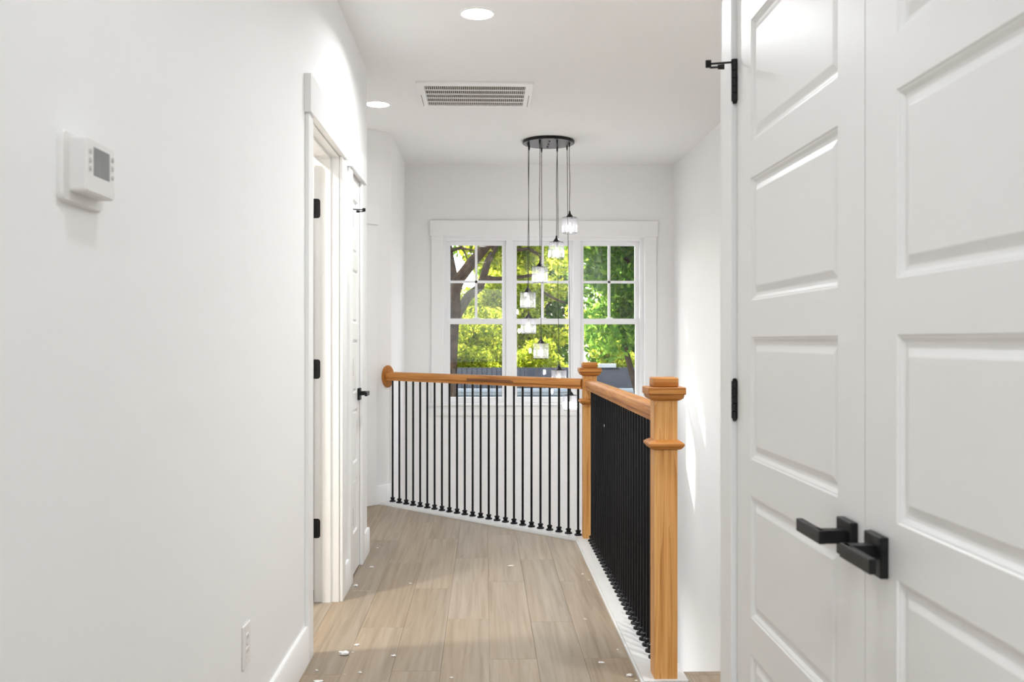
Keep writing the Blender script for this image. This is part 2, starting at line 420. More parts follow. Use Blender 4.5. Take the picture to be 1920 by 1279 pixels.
# ------------------------------------------------------------------ door casings: local x along the wall, -y into the hall
def casing(name, label, loc, rz, x0, x1, wall_t=0.115, zt=2.045, both=True, stop_y=None):
    r = struct(empty(name, loc, rz), label)
    cw = 0.09
    for a, c in ((x0 - 0.006 - cw, x0 - 0.006), (x1 + 0.006, x1 + 0.006 + cw)):
        put('side_casing', MB().box(a, c, -0.0155, 0, 0, zt + 0.006, 0.0015), 'trim', r)
    put('header_board', MB().box(x0 - cw - 0.022, x1 + cw + 0.022, -0.026, 0, zt + 0.006, zt + 0.149, 0.0015), 'trim', r)
    j = 0.018
    for a, c in ((x0 - j, x0), (x1, x1 + j)):
        put('jamb', MB().box(a, c, 0.001, wall_t, 0, zt), 'trim', r)
    put('head_jamb', MB().box(x0 - j, x1 + j, 0.001, wall_t, zt, zt + j), 'trim', r)
    if stop_y:
        m_ = MB(); m_.box(x0, x0 + 0.011, stop_y[0], stop_y[1], 0, zt - 0.011).box(x1 - 0.011, x1, stop_y[0], stop_y[1], 0, zt - 0.011).box(x0, x1, stop_y[0], stop_y[1], zt - 0.011, zt)
        put('door_stop_moulding', m_, 'trim', r)
    return r
# left wall seen from the hall: local x = +Y (rz 90), local -y = +X
casing('trim_4', 'white casing and header around the open doorway', (XL, 0, 0), R(90), 3.650, 4.386, stop_y=(0.038, 0.076))
casing('trim_5', 'white casing and header around the narrow closet door', (XL, 0, 0), R(90), 4.745, 5.100, stop_y=(0.040, 0.075))
pA = along(0)
casing('trim_6', 'white door casing at the edge of the angled wall', (pA[0], pA[1], 0), R(225) - math.pi, -D4[1] + 0.02, -D4[0], stop_y=(0.04, 0.075))
# right closet wall: local x = -Y (rz -90), local -y = -X
casing('trim_7', 'white casing around the double closet doors', (XR, 0, 0), R(-90), -2.249, -0.722)

# ------------------------------------------------------------------ panel doors
def door_leaf(name, label, W, H, loc, rz, T=0.035, stile=0.114, top=0.115, bot=0.205, rail=0.082, npan=5, z0=0.010, m='door'):
    """local x across the leaf, y = 0 is the hall face, +y into the thickness"""
    r = struct(empty(name, (loc[0], loc[1], z0), rz), label)
    ph = (H - top - bot - rail * (npan - 1)) / npan
    f = MB()
    f.box(0, stile, 0, T, 0, H).box(W - stile, W, 0, T, 0, H)
    zs = [bot + k * (ph + rail) for k in range(npan)]
    f.box(stile, W - stile, 0, T, 0, bot).box(stile, W - stile, 0, T, H - top, H)
    for k in range(npan - 1): f.box(stile, W - stile, 0, T, zs[k] + ph, zs[k] + ph + rail)
    put('leaf_frame', f.mesh('leaf_frame', 0), m, r)
    pw = W - 2 * stile
    pm = MB()
    def lp(i, d): return [(i, d, i), (pw - i, d, i), (pw - i, d, ph - i), (i, d, ph - i)]
    k = min(1.0, pw / 0.3)
    prof = [(0, 0.0005), (0.0025, 0.003), (0.005, 0.0035), (0.011 * k, 0.0086), (0.016 * k, 0.0092), (0.0185 * k, 0.0088), (0.031 * k, 0.0035), (0.033 * k, 0.003)]
    pm.loft([lp(0, T - 0.004)] + [lp(i, d) for i, d in prof])
    pm = pm.mesh('panel', 0); pm.materials.append(M[m])
    for z in zs: put('panel', pm, None, r, (stile, 0, z))
    return r

def lever(parent, x, z, sgn):
    """square rosette and flat lever pointing towards sgn along local x, sticking out to -y"""
    h = empty('handle', (x, 0, z)); h.parent = parent; h['label'] = 'matte black square lever handle'
    put('rosette', MB().box(-0.031, 0.031, -0.013, 0.0, -0.031, 0.031, 0.0015), 'black', h)
    l_ = MB(); l_.box(-0.011, 0.011, -0.055, -0.012, -0.007, 0.015, 0.001)
    a, c = (-0.014, 0.100) if sgn > 0 else (-0.100, 0.014)
    l_.box(a, c, -0.058, -0.0465, -0.007, 0.015, 0.0012)
    put('lever', l_, 'black', h)
    return h

def butt_hinge(parent, x, y, z, stop=None, hh=0.09):
    """knuckle of a hinge at the leaf edge; optional hinge-pin door stop arm"""
    m_ = MB()
    m_.box(x - 0.010, x + 0.004, y - 0.0025, y + 0.012, z - hh / 2, z + hh / 2, 0.0008)
    for k in range(5):
        z0 = z - hh / 2 + hh * k / 5
        m_.lathe([(0.0072, z0 + 0.0004), (0.0080, z0 + 0.0010), (0.0080, z0 + hh / 5 - 0.0010), (0.0072, z0 + hh / 5 - 0.0004)], 12, x - 0.003, y - 0.0055)
    m_.lathe([(0.005, z + hh / 2 - 0.001), (0.0055, z + hh / 2 + 0.003), (0.003, z + hh / 2 + 0.006)], 12, x - 0.003, y - 0.0055)
    m_.lathe([(0.003, z - hh / 2 - 0.006), (0.0055, z - hh / 2 - 0.003), (0.005, z - hh / 2 + 0.001)], 12, x - 0.003, y - 0.0055)
    h = put('hinge', m_, 'black', parent)
    h['label'] = 'black butt hinge'
    if stop:
        s_ = MB(); zz = z + hh / 2 + 0.003
        X0, Y0 = x - 0.003, y - 0.0055
        dx, dy = stop
        s_.lathe([(0.0085, zz - 0.004), (0.0085, zz + 0.006)], 12, X0, Y0)
        e1 = Vector((X0 + dx * 0.058, Y0 + dy * 0.058, zz - 0.001)); e2 = Vector((X0 + dx * 0.030, Y0 + dy * 0.030 - 0.004, zz - 0.010))
        s_.tube([(X0, Y0, zz), e1], 0.0026, 8)
        d = Vector((dx, dy, 0)).normalized()
        s_.tube([e1 - d * 0.003, e1 - d * 0.0025, e1 + d * 0.010, e1 + d * 0.0105], [0.009, 0.0095, 0.0095, 0.009], 12)
        s_.tube([e1 + Vector((0, 0, -0.009)), e2], 0.0026, 8)
        s_.tube([e2 + d * 0.006, e2 - d * 0.010], [0.0055, 0.0065], 10)
        put('door_stop', s_, 'black', h)
    return h

# right closet, double doors; local x = -Y, y = +X.  leaf A is hinged at the far jamb
dA = door_leaf('door_1', 'far leaf of the white five-panel double closet doors, hinged beside the stairs', 0.758, 2.032, (XR - 0.003, 2.247), R(-90))
lever(dA, 0.758 - 0.056, 0.8655, -1)
butt_hinge(dA, 0.0, 0.0, 1.808, stop=(-0.22, -0.97)); butt_hinge(dA, 0.0, 0.0, 1.050); butt_hinge(dA, 0.0, 0.0, 0.292)
dB = door_leaf('door_2', 'near leaf of the white five-panel double closet doors, cut by the frame edge', 0.758, 2.032, (XR - 0.003, 1.4855), R(-90))
lever(dB, 0.056, 0.8655, 1)
# narrow closet door in the left wall; local x = +Y, -y = +X
dC = door_leaf('door_3', 'narrow white panel door in the left wall', 0.349, 2.030, (XL, 4.748), R(90), stile=0.075)
lever(dC, 0.349 - 0.050, 0.910, -1)
butt_hinge(dC, 0.013, 0.0, 1.80, stop=(0.28, -0.95)); butt_hinge(dC, 0.013, 0.0, 1.058); butt_hinge(dC, 0.013, 0.0, 0.312)
# door in the angled wall
dD = door_leaf('door_4', 'white panel door in the angled wall', 0.748, 2.030, along(D4[1] - 0.0235), R(45))
# open door of the side room, swung back into it; hinged at the far jamb
dE = door_leaf('door_5', 'white panel door standing open inside the side room', 0.73, 2.030, (XL - 0.121, 4.345), R(180), T=0.035)
# its hinge leaves on the far jamb face (facing the camera)
for z in (1.809, 1.071, 0.339):
    m_ = MB()
    hp = [(0, -0.0445), (0.030, -0.0445)] ; L_ = []
    for k in range(5): a = R(-90 + 90 * k / 4); L_.append((0.018 + 0.012 * math.cos(a), -0.0325 + 0.012 * math.sin(a)))
    for k in range(5): a = R(90 * k / 4); L_.append((0.018 + 0.012 * math.cos(a), 0.0325 + 0.012 * math.sin(a)))
    pts = [(0, -0.0445)] + L_ + [(0, 0.0445)]
    m_.loft([[(x, -0.002, zz) for x, zz in pts], [(x, 0.0, zz) for x, zz in pts]])
    for (sx, sz) in ((0.012, 0.028), (0.020, 0.0), (0.012, -0.028)):
        m_.lathe([(0.0036, -0.0028), (0.0036, -0.0019)], 8, sx, sz, 'y')
    h = put('hinge', m_, 'black', dE, (0, 0, 0)); h['label'] = 'black hinge leaf on the door jamb'
    h.matrix_world = Matrix.Identity(4)
    # leaf frame is rotated 180 degrees: place in its local frame
    wx, wy = XL - 0.1165, 4.386
    lx, ly = -(wx - (XL - 0.121)), -(wy - 4.345)
    h.location = (lx, ly, z - 0.010); h.rotation_euler = (0, 0, math.pi)

# ------------------------------------------------------------------ window
win = struct(empty('window_1', (0, WY, 0)), 'white triple double-hung window over the stairwell')
def wp(name, parent, m, *boxes, bev=0.001):
    m_ = MB()
    for bx in boxes: m_.box(*bx, bev)
    return put(name, m_, m, parent)
# casing on the wall (Y measured from the wall face, negative is into the room)
wp('side_casing', win, 'trim', (-0.461, -0.359, -0.018, 0, 0.652, 2.116))
wp('side_casing', win, 'trim', (1.409, 1.510, -0.018, 0, 0.652, 2.116))
wp('header_board', win, 'trim', (-0.472, 1.523, -0.026, 0, 2.116, 2.252))
wp('stool', win, 'trim', (-0.475, 1.525, -0.036, 0.05, 0.636, 0.652))
wp('apron', win, 'trim', (-0.461, 1.510, -0.016, 0, 0.548, 0.636))
wp('jamb_liner', win, 'trim', (WIN[0], WIN[0] + 0.006, 0, 0.148, 0.652, WIN[3]), (WIN[1] - 0.006, WIN[1], 0, 0.148, 0.652, WIN[3]), (WIN[0], WIN[1], 0, 0.148, WIN[3] - 0.006, WIN[3]))
X3 = ((-0.3014, 0.1578), (0.2873, 0.7475), (0.881, 1.3382))      # glass edges of the three units, scaled about the camera to sash depth
gt, gm1, gm0, gb = 2.0466, 1.3982, 1.3487, 0.7064
st_w = 0.034
edges = []
for i, (a, c) in enumerate(X3):
    edges.append((a - st_w, c + st_w))
# outer vinyl frame + mullions
wp('frame', win, 'vinyl', (WIN[0] + 0.006, edges[0][0], 0.035, 0.14, 0.652, WIN[3] - 0.006), (edges[2][1], WIN[1] - 0.006, 0.035, 0.14, 0.652, WIN[3] - 0.006), (edges[0][0], edges[2][1], 0.035, 0.14, gt + 0.036, WIN[3] - 0.006))
for i in (0, 1):
    wp('mullion', win, 'vinyl', (edges[i][1], edges[i + 1][0], 0.03, 0.14, 0.652, gt + 0.036))
wp('sill_frame', win, 'vinyl', (edges[0][0], edges[2][1], 0.05, 0.14, 0.640, 0.6538))
for i, (a, c) in enumerate(X3):
    e0, e1 = edges[i]
    up = wp('upper_sash', win, 'vinyl', (e0, a, 0.095, 0.13, gm0 + 0.004, gt + 0.036), (c, e1, 0.095, 0.13, gm0 + 0.004, gt + 0.036), (a, c, 0.095, 0.13, gt, gt + 0.036), (a, c, 0.095, 0.13, gm0 + 0.004, gm1))
    mx = (a + c) / 2; hz0, hz1 = 1.7128, 1.7351
    wp('muntin', up, 'vinyl', (mx - 0.011, mx + 0.011, 0.100, 0.122, gm1, gt))
    wp('muntin', up, 'vinyl', (a, c, 0.100, 0.122, hz0, hz1))
    for (x0, x1) in ((a, mx - 0.011), (mx + 0.011, c)):
        for (z0, z1) in ((gm1, hz0), (hz1, gt)):
            wp('pane', up, 'glass', (x0, x1, 0.1105, 0.1108, z0, z1), bev=0)
    lo = wp('lower_sash', win, 'vinyl', (e0, a, 0.057, 0.092, 0.6538, gm1), (c, e1, 0.057, 0.092, 0.6538, gm1), (a, c, 0.057, 0.092, gm0, gm1 - 0.002), (a, c, 0.057, 0.092, 0.6538, gb))
    wp('pane', lo, 'glass', (a, c, 0.0745, 0.0748, gb, gm0), bev=0)
    wp('sash_lock', lo, 'vinyl', (mx - 0.03, mx + 0.03, 0.062, 0.085, gm1 - 0.002, gm1 + 0.008), bev=0.002)

def plain_window(name, label, y, x0, x1, z0, z1, nx):
    r = struct(empty(name, (0, y, 0)), label)
    t = 0.05
    wp('frame', r, 'vinyl', (x0, x0 + t, 0.02, 0.1, z0, z1), (x1 - t, x1, 0.02, 0.1, z0, z1), (x0 + t, x1 - t, 0.02, 0.1, z0, z0 + t), (x0 + t, x1 - t, 0.02, 0.1, z1 - t, z1))
    w_ = (x1 - x0 - 2 * t) / nx
    for i in range(nx):
        a = x0 + t + i * w_
        if i: wp('mullion', r, 'vinyl', (a - 0.03, a + 0.03, 0.02, 0.1, z0 + t, z1 - t))
        wp('pane', r, 'glass', (a + (0.03 if i else 0), a + w_ - (0.03 if i < nx - 1 else 0), 0.06, 0.0603, z0 + t, z1 - t), bev=0)
plain_window('window_added_rear', 'unseen white window added at the rear end of the hall for fill light', -3.32, *RW, 1)  # added behind the camera, lets daylight in from the rear
plain_window('window_added_low', 'unseen glazing added below the stairwell window to light the lower walls', WY, *LW, 2)  # added out of view to lift the lower stairwell walls

# ------------------------------------------------------------------ stair railing
rail = tag(empty('stair_railing', (0.636, 3.348, 0.016)), 'oak handrail and newel posts with slim black iron balusters around the stairwell', 'railing')
OX, OY, OZ = 0.636, 3.348, 0.016
def rl(x, y, z): return (x - OX, y - OY, z - OZ)
N1 = (0.636, 3.348); N2 = (0.634, 5.712)
def newel(c):
    n_ = put('newel_post', MB().square([(0.0405, 0.016), (0.0405, 0.826)], 0, 0).square([(0.0405, 0.826), (0.0405, 0.996)], 0, 0), 'oak_v', rail, rl(c[0], c[1], 0))
    # one continuous shaft
    put('collar', MB().square([(0.0408, 0.818), (0.052, 0.822), (0.062, 0.834), (0.062, 0.841), (0.052, 0.849), (0.0408, 0.853)]), 'oak_h', n_)
    put('cap_moulding', MB().square([(0.0408, 0.990), (0.050, 0.994), (0.058, 1.000), (0.0605, 1.008), (0.0605, 1.0125)]), 'oak_h', n_)
    put('cap_slab', MB().box(-0.066, 0.066, -0.066, 0.066, 1.0125, 1.038, 0.002), 'oak_h', n_)
    put('cap_block', MB().box(-0.0445, 0.0445, -0.0445, 0.0445, 1.038, 1.072, 0.006, 3), 'oak_h', n_)
    return n_
newel(N1); newel(N2)
RP = [(-0.026, 0.0), (0.026, 0.0), (0.026, 0.014), (0.0315, 0.022), (0.0325, 0.040), (0.029, 0.052), (0.020, 0.0595), (0.008, 0.063), (-0.008, 0.063), (-0.020, 0.0595), (-0.029, 0.052), (-0.0325, 0.040), (-0.0315, 0.022), (-0.026, 0.014)]
RB = 0.909
def handrail(p0, p1):
    d = Vector((p1[0] - p0[0], p1[1] - p0[1])); L = d.length
    m_ = MB(); m_.loft([[(x, y, z) for y, z in RP] for x in (0, L)])
    return put('handrail', m_, 'oak_h', rail, rl(p0[0], p0[1], RB), math.atan2(d.y, d.x)), L
ra = (-0.7175, 7.0625); u45 = Vector((1, -1)).normalized()
h1, L1 = handrail((ra[0] + u45.x * 0.018, ra[1] + u45.y * 0.018), (N2[0] - u45.x * 0.045, N2[1] - u45.y * 0.045))
h2, L2 = handrail((N1[0], N1[1] + 0.0405), (N2[0], N2[1] - 0.0405))
# dark heartwood streak on the hall-side face of the angled rail
put('dark_streak', MB().box(0.86, 1.27, -0.0334, -0.0300, 0.021, 0.0385, 0.001), 'oak_dark', h1)
put('dark_streak', MB().box(1.05, 1.29, -0.0331, -0.0300, 0.0225, 0.033, 0.0008), 'oak_dark', h1)
# oval rosette on the angled wall (local x along rail)
ro = MB()
loops = []
for (s_, x) in ((1.0, 0.0), (1.0, 0.010), (0.94, 0.014), (0.90, 0.0145), (0.85, 0.018), (0.6, 0.0185)):
    loops.append([(x, 0.056 * s_ * math.cos(2 * math.pi * i / 40), 0.082 * s_ * math.sin(2 * math.pi * i / 40)) for i in range(40)])
ro.loft(loops)
put('rosette', ro, 'oak_d', rail, rl(ra[0], ra[1], RB + 0.029), R(-45))
# balusters
bm_ = MB(); bm_.lathe([(0.0072, 0.0), (0.0072, RB - 0.016 + 0.002)], 12); bmesh_ = bm_.mesh('baluster'); bmesh_.materials.append(M['iron'])
sm_ = MB(); sm_.lathe([(0.0235, 0.0), (0.0235, 0.006), (0.021, 0.009), (0.0140, 0.0115), (0.0135, 0.0205), (0.0175, 0.0235), (0.0175, 0.029), (0.0115, 0.033), (0.0075, 0.0335)], 16); shoe_ = sm_.mesh('shoe'); shoe_.materials.append(M['iron'])
bal = []
for i in range(24):
    t = i / 23
    bal.append((-0.675 + 1.247 * t, 7.020 - 1.247 * t))
for i in range(31):
    bal.append((0.636, 3.4605 + i * (5.598 - 3.4605) / 30))
for i, (x, y) in enumerate(bal):
    o = put('baluster', bmesh_, None, rail, rl(x, y, 0.016))
    put('shoe', shoe_, None, o)
    if i == 24 + 21:
        put('paper_sticker', MB().box(-0.0085, -0.0068, -0.006, 0.006, 0.735, 0.747), 'scrap', o)['label'] = 'tiny white sticker'

# ------------------------------------------------------------------ chandelier
CX, CY = 0.495, 7.315
ch = tag(empty('chandelier', (CX, CY, CZ)), 'black round-canopy pendant chandelier with eight crystal shades hanging in a spiral', 'chandelier')
cn = put('canopy', MB().lathe([(0.196, 0.0), (0.200, -0.003), (0.200, -0.020), (0.197, -0.023), (0.190, -0.0225), (0.001, -0.0225)], 64), 'black', ch)
put('canopy_plate', MB().lathe([(0.194, -0.020), (0.194, -0.0232), (0.001, -0.0236)], 64), 'canopy', cn)
for (x, y) in ((0.16, 0.0), (-0.16, 0.0), (0.0, 0.10), (0.0, 0.0), (0.0, -0.11)):
    put('screw_cap', MB().lathe([(0.0075, -0.022), (0.0075, -0.030), (0.004, -0.034)], 12, x, y), 'canopy', ch)
PEND = [(0.655, 7.264, 2.145), (0.546, 7.171, 1.946), (0.421, 7.171, 1.759), (0.334, 7.264, 1.571), (0.344, 7.396, 1.375), (0.448, 7.489, 1.181), (0.590, 7.489, 0.970), (0.671, 7.396, 0.776)]
cr = MB()
for i in range(18):
    a = 2 * math.pi * i / 18; c_, s_ = math.cos(a), math.sin(a)
    prof = [(-0.0098, -0.003), (0.0098, -0.003), (0.007, 0.0032), (-0.007, 0.0032)]
    lp = []
    for z in (-0.117, -0.001):
        lp.append([((0.057 + v) * c_ - u * s_, (0.057 + v) * s_ + u * c_, z) for u, v in prof])
    cr.loft(lp)
so = MB(); so.lathe([(0.010, 0.0), (0.010, -0.040), (0.006, -0.053)], 12); so = so.mesh('bulb_socket'); so.materials.append(M['plastic'])
crm = cr.mesh('crystal_bars', 0); crm.materials.append(M['crystal'])
cap = MB(); cap.lathe([(0.0035, 0.052), (0.006, 0.050), (0.0075, 0.034), (0.011, 0.028), (0.020, 0.018), (0.026, 0.008), (0.028, 0.002), (0.010, 0.0)], 20)
cap = cap.mesh('socket_cap'); cap.materials.append(M['black'])
ring = MB()
def torus(mb, R_, r_, z, n=40, k_=6):
    rows = []
    for i in range(n):
        a = 2 * math.pi * i / n
        rows.append([mb.bm.verts.new(((R_ + r_ * math.cos(2 * math.pi * j / k_)) * math.cos(a), (R_ + r_ * math.cos(2 * math.pi * j / k_)) * math.sin(a), z + r_ * math.sin(2 * math.pi * j / k_))) for j in range(k_)])
    for i in range(n):
        for j in range(k_):
            mb.bm.faces.new((rows[i][j], rows[(i + 1) % n][j], rows[(i + 1) % n][(j + 1) % k_], rows[i][(j + 1) % k_]))
torus(ring, 0.0525, 0.0016, 0.001)
ring2 = MB(); torus(ring2, 0.0525, 0.0014, -0.118); ring2 = ring2.mesh('lower_ring'); ring2.materials.append(M['black'])
for i in range(6):
    a = 2 * math.pi * i / 6
    ring.tube([(0.024 * math.cos(a), 0.024 * math.sin(a), 0.004), (0.0525 * math.cos(a), 0.0525 * math.sin(a), 0.001)], 0.0015, 6)
ring = ring.mesh('shade_ring'); ring.materials.append(M['black'])
bu = MB(); bu.lathe([(0.004, -0.052), (0.009, -0.056), (0.012, -0.064), (0.012, -0.088), (0.009, -0.097), (0.004, -0.101)], 16)
bu = bu.mesh('bulb'); bu.materials.append(M['bulb'])
for i, (x, y, z) in enumerate(PEND):
    a = math.atan2(y - CY, x - CX); ex, ey = CX + 0.165 * math.cos(a), CY + 0.165 * math.sin(a)
    g = put('socket_cap', cap, None, ch, (x - CX, y - CY, z - CZ))
    L = CZ - 0.023 - (z + 0.048)
    pts = []; ph = random.random() * 6
    for k_ in range(13):
        t = k_ / 12; wob = 0.0035 * math.sin(t * 7 + ph) * math.sin(math.pi * t)
        pts.append((x + (ex - x) * t + wob - x, y + (ey - y) * t + wob * .6 - y, 0.048 + L * t))
    put('cable', MB().tube(pts, 0.0024, 6), 'cable', g)
    put('cord_grip', MB().lathe([(0.003, 0.048 + L - 0.036), (0.0055, 0.048 + L - 0.028), (0.007, 0.048 + L)], 10, ex - x, ey - y), 'black', g)
    put('crystal_bars', crm, None, g); put('shade_ring', ring, None, g); put('lower_ring', ring2, None, g); put('bulb_socket', so, None, g); put('bulb', bu, None, g)

# ------------------------------------------------------------------ ceiling downlights and return-air grille
def downlight(x, y, label, watts, r=0.075, color=(0.945, 0.978, 1.0)):
    t = tag(empty('recessed_downlight', (x, y, CZ)), label, 'ceiling light', 'recessed ceiling downlights')
    tr = MB(); rows = [(r + 0.014, -0.0002), (r + 0.013, -0.003), (r + 0.004, -0.006), (r, -0.0045), (r, -0.0002)]
    tr.lathe(rows, 48, cap=False); put('trim_ring', tr, 'trim', t)
    put('lens', MB().lathe([(r, -0.0004), (r, -0.0030), (r * 0.9, -0.0042), (0.001, -0.0046)], 48), 'lens', t)
    ld = bpy.data.lights.new('downlight_beam', 'AREA'); ld.shape = 'DISK'; ld.size = 2 * r * 0.95; ld.energy = watts; ld.color = color; ld.spread = R(155)
    lo = bpy.data.objects.new('downlight_beam', ld); COL.objects.link(lo); lo.parent = t; lo.location = (0, 0, -0.0085)
    return t
downlight(-0.033, 4.478, 'round white ceiling downlight at the top of the photo, nearest the vent', DOWNLIGHT_W * 0.70)
downlight(-0.695, 6.21, 'round white ceiling downlight half hidden behind the end of the left wall', DOWNLIGHT_W * 0.1)
downlight(-0.033, 1.36, 'round white ceiling downlight above the thermostat', DOWNLIGHT_W * 0.14)
downlight(-0.033, -1.75, 'unseen ceiling downlight added at the rear of the hall as fill light', DOWNLIGHT_W * 1.75)  # added behind the camera to fill the closet doors and ceiling
downlight(-1.55, 3.5, 'unseen ceiling downlight added inside the side room to light the doorway', ROOM_W, color=(1.0, 0.94, 0.84))  # added lamp, throws warm light on the jamb and doorway floor
downlight(1.05, 2.92, 'unseen ceiling downlight added over the stair landing to light the left wall', DOWNLIGHT_W * 0.66)  # added lamp out of view, brightens the left wall from the landing

vt = tag(empty('ceiling_vent', (-0.057, 5.948, CZ)), 'white rectangular return-air grille in the hall ceiling', 'vent')
vx, vy = 0.352, 0.289
fr = MB()
for (x0, x1, y0, y1) in ((-vx, vx, -vy, -vy + 0.062), (-vx, vx, vy - 0.042, vy), (-vx, -vx + 0.045, -vy + 0.062, vy - 0.042), (vx - 0.045, vx, -vy + 0.062, vy - 0.042)):
    fr.box(x0, x1, y0, y1, -0.012, -0.0005)
put('frame', fr, 'trim', vt)
put('filter', MB().box(-vx + 0.045, vx - 0.045, -vy + 0.062, vy - 0.042, -0.002, -0.0005), 'filt', vt)
yi0, yi1 = -vy + 0.062, vy - 0.042
barm = MB(); barm.box(-vx + 0.045, vx - 0.045, -0.007, 0.007, -0.0115, -0.008); barm = barm.mesh('grille_bar', 0); barm.materials.append(M['trim'])
for i in range(1, 5):
    put('grille_bar', barm, None, vt, (0, yi0 + (yi1 - yi0) * i / 5, 0))
blm = MB(); nb = 49
for i in range(nb):
    x = -vx + 0.045 + (2 * vx - 0.09) * (i + .5) / nb
    blm.box(x - 0.0035, x + 0.0015, yi0, yi1, -0.0085, -0.0025)
bo = put('grille_blades', blm.mesh('grille_blades', 0), 'filt', vt); bo['kind'] = 'stuff'
bo.data.materials[0] = mat('grille_blade_grey', (0.60, 0.58, 0.55), 0.5, 0.4, bump=(80, 0.02))
for sx in (-1, 1):
    put('hinge_slot', MB().box(sx * (vx - 0.016) - 0.002, sx * (vx - 0.016) + 0.002, -0.02, vy - 0.03, -0.0126, -0.0118), 'filt', vt)

# ------------------------------------------------------------------ thermostat (left wall; local x = +Y, -y into the hall)
th = tag(empty('thermostat', (XL, 1.513, 1.420), R(90)), 'white wall thermostat with grey screen and six small buttons', 'thermostat')
def rrect(x0, x1, z0, z1, r_, n=5):
    out = []
    for (cx, cz, a0) in ((x1 - r_, z0 + r_, -90), (x1 - r_, z1 - r_, 0), (x0 + r_, z1 - r_, 90), (x0 + r_, z0 + r_, 180)):
        for i in range(n + 1):
            a = R(a0 + 90 * i / n); out.append((cx + r_ * math.cos(a), cz + r_ * math.sin(a)))
    return out
def slab(mb, x0, x1, z0, z1, r_, yb, yf, ch_=0.0015):
    P = rrect(x0, x1, z0, z1, r_); Q = rrect(x0 + ch_, x1 - ch_, z0 + ch_, z1 - ch_, max(r_ - ch_, 0.0005))
    return mb.loft([[(x, yb, z) for x, z in P], [(x, yf + ch_, z) for x, z in P], [(x, yf, z) for x, z in Q]])
put('back_plate', slab(MB(), -0.012, 0.150, 0.000, 0.114, 0.016, 0.0, -0.009, 0.003), 'plastic', th)
bd = put('body', slab(MB(), 0.013, 0.128, 0.018, 0.107, 0.007, -0.008, -0.036, 0.003), 'plastic', th)
put('flap', slab(MB(), 0.0145, 0.1265, 0.020, 0.0355, 0.004, -0.034, -0.0366, 0.0004), 'plastic', bd)
put('screen', MB().box(0.040, 0.105, -0.0366, -0.0345, 0.048, 0.094, 0.0004), 'lcd', bd)
for (bx, zs) in ((0.0265, (0.0845, 0.0705, 0.0575)), (0.1165, (0.0865, 0.0715, 0.0565))):
    for bz in zs:
        put('button', MB().lathe([(0.0042, -0.0345), (0.0042, -0.0375), (0.003, -0.0382)], 16, bx, bz, 'y'), 'button', bd)

# wall outlet low on the left wall
ot = tag(empty('wall_outlet', (XL, 2.668, 0.352), R(90)), 'white duplex outlet plate low on the left wall near the baseboard', 'outlet')
put('cover_plate', MB().box(-0.037, 0.037, -0.006, 0.0, -0.060, 0.060, 0.002), 'plastic', ot)
for sz in (-1, 1):
    rc = put('receptacle', slab(MB(), -0.0165, 0.0165, sz * 0.0195 - 0.014, sz * 0.0195 + 0.014, 0.006, -0.005, -0.0075, 0.0006), 'plastic', ot)
    for sx in (-0.0065, 0.0065): put('slot', MB().box(sx - 0.001, sx + 0.001, -0.0078, -0.0070, sz * 0.0195 - 0.001, sz * 0.0195 + 0.007), 'black', rc)
put('screw', MB().lathe([(0.003, -0.0055), (0.003, -0.0068)], 10, 0, 0, 'y'), 'metal', ot)

# ------------------------------------------------------------------ white scraps on the floor
SCR = [(-0.536, 3.647, 0.019, 'largest crumpled white paper scrap on the floor by the open doorway'),
       (-0.502, 3.754, 0.009, 'small white scrap on the floor just beyond the largest scrap'),
       (-0.506, 3.668, 0.005, 'tiny white crumb on the floor right beside the largest scrap'),
       (-0.345, 3.623, 0.008, 'white scrap alone on the floor to the right of the largest scrap'),
       (-0.449, 3.448, 0.006, 'small white scrap on the plank joint before the largest scrap'),
       (-0.584, 3.361, 0.016, 'flat white scrap at the lower left edge by the baseboard'),
       (-0.609, 3.472, 0.006, 'small white scrap against the end of the left baseboard'),
       (-0.503, 3.433, 0.003, 'tiniest white speck on the plank joint at lower left'),
       (-0.365, 4.707, 0.007, 'white scrap on the floor in line with the narrow closet door'),
       (-0.117, 3.384, 0.006, 'white scrap at the bottom centre of the floor'),
       (-0.628, 4.664, 0.012, 'white scrap at the foot of the casing between the two left doors'),
       (-0.597, 5.046, 0.010, 'white scrap on the floor in front of the narrow closet door'),
       (-0.618, 5.515, 0.006, 'small white scrap beyond the end of the left baseboard'),
       (0.141, 5.061, 0.014, 'thin white sliver in the middle of the far floor'),
       (0.505, 4.864, 0.008, 'white crumb near the curb, farthest of the crumbs there'),
       (0.525, 4.749, 0.004, 'tiny white speck touching the curb bead near the far crumb'),
       (0.436, 3.528, 0.013, 'pale white smear of a scrap near the plank joint left of the near newel'),
       (0.520, 3.384, 0.012, 'round white lump beside the curb, nearest the near newel post'),
       (0.536, 3.335, 0.005, 'tiny white crumb in front of the round lump by the curb'),
       (0.518, 3.673, 0.005, 'tiny white crumb halfway along the near curb'),
       (0.435, 4.083, 0.009, 'thin white sliver on the brown plank by the curb')]
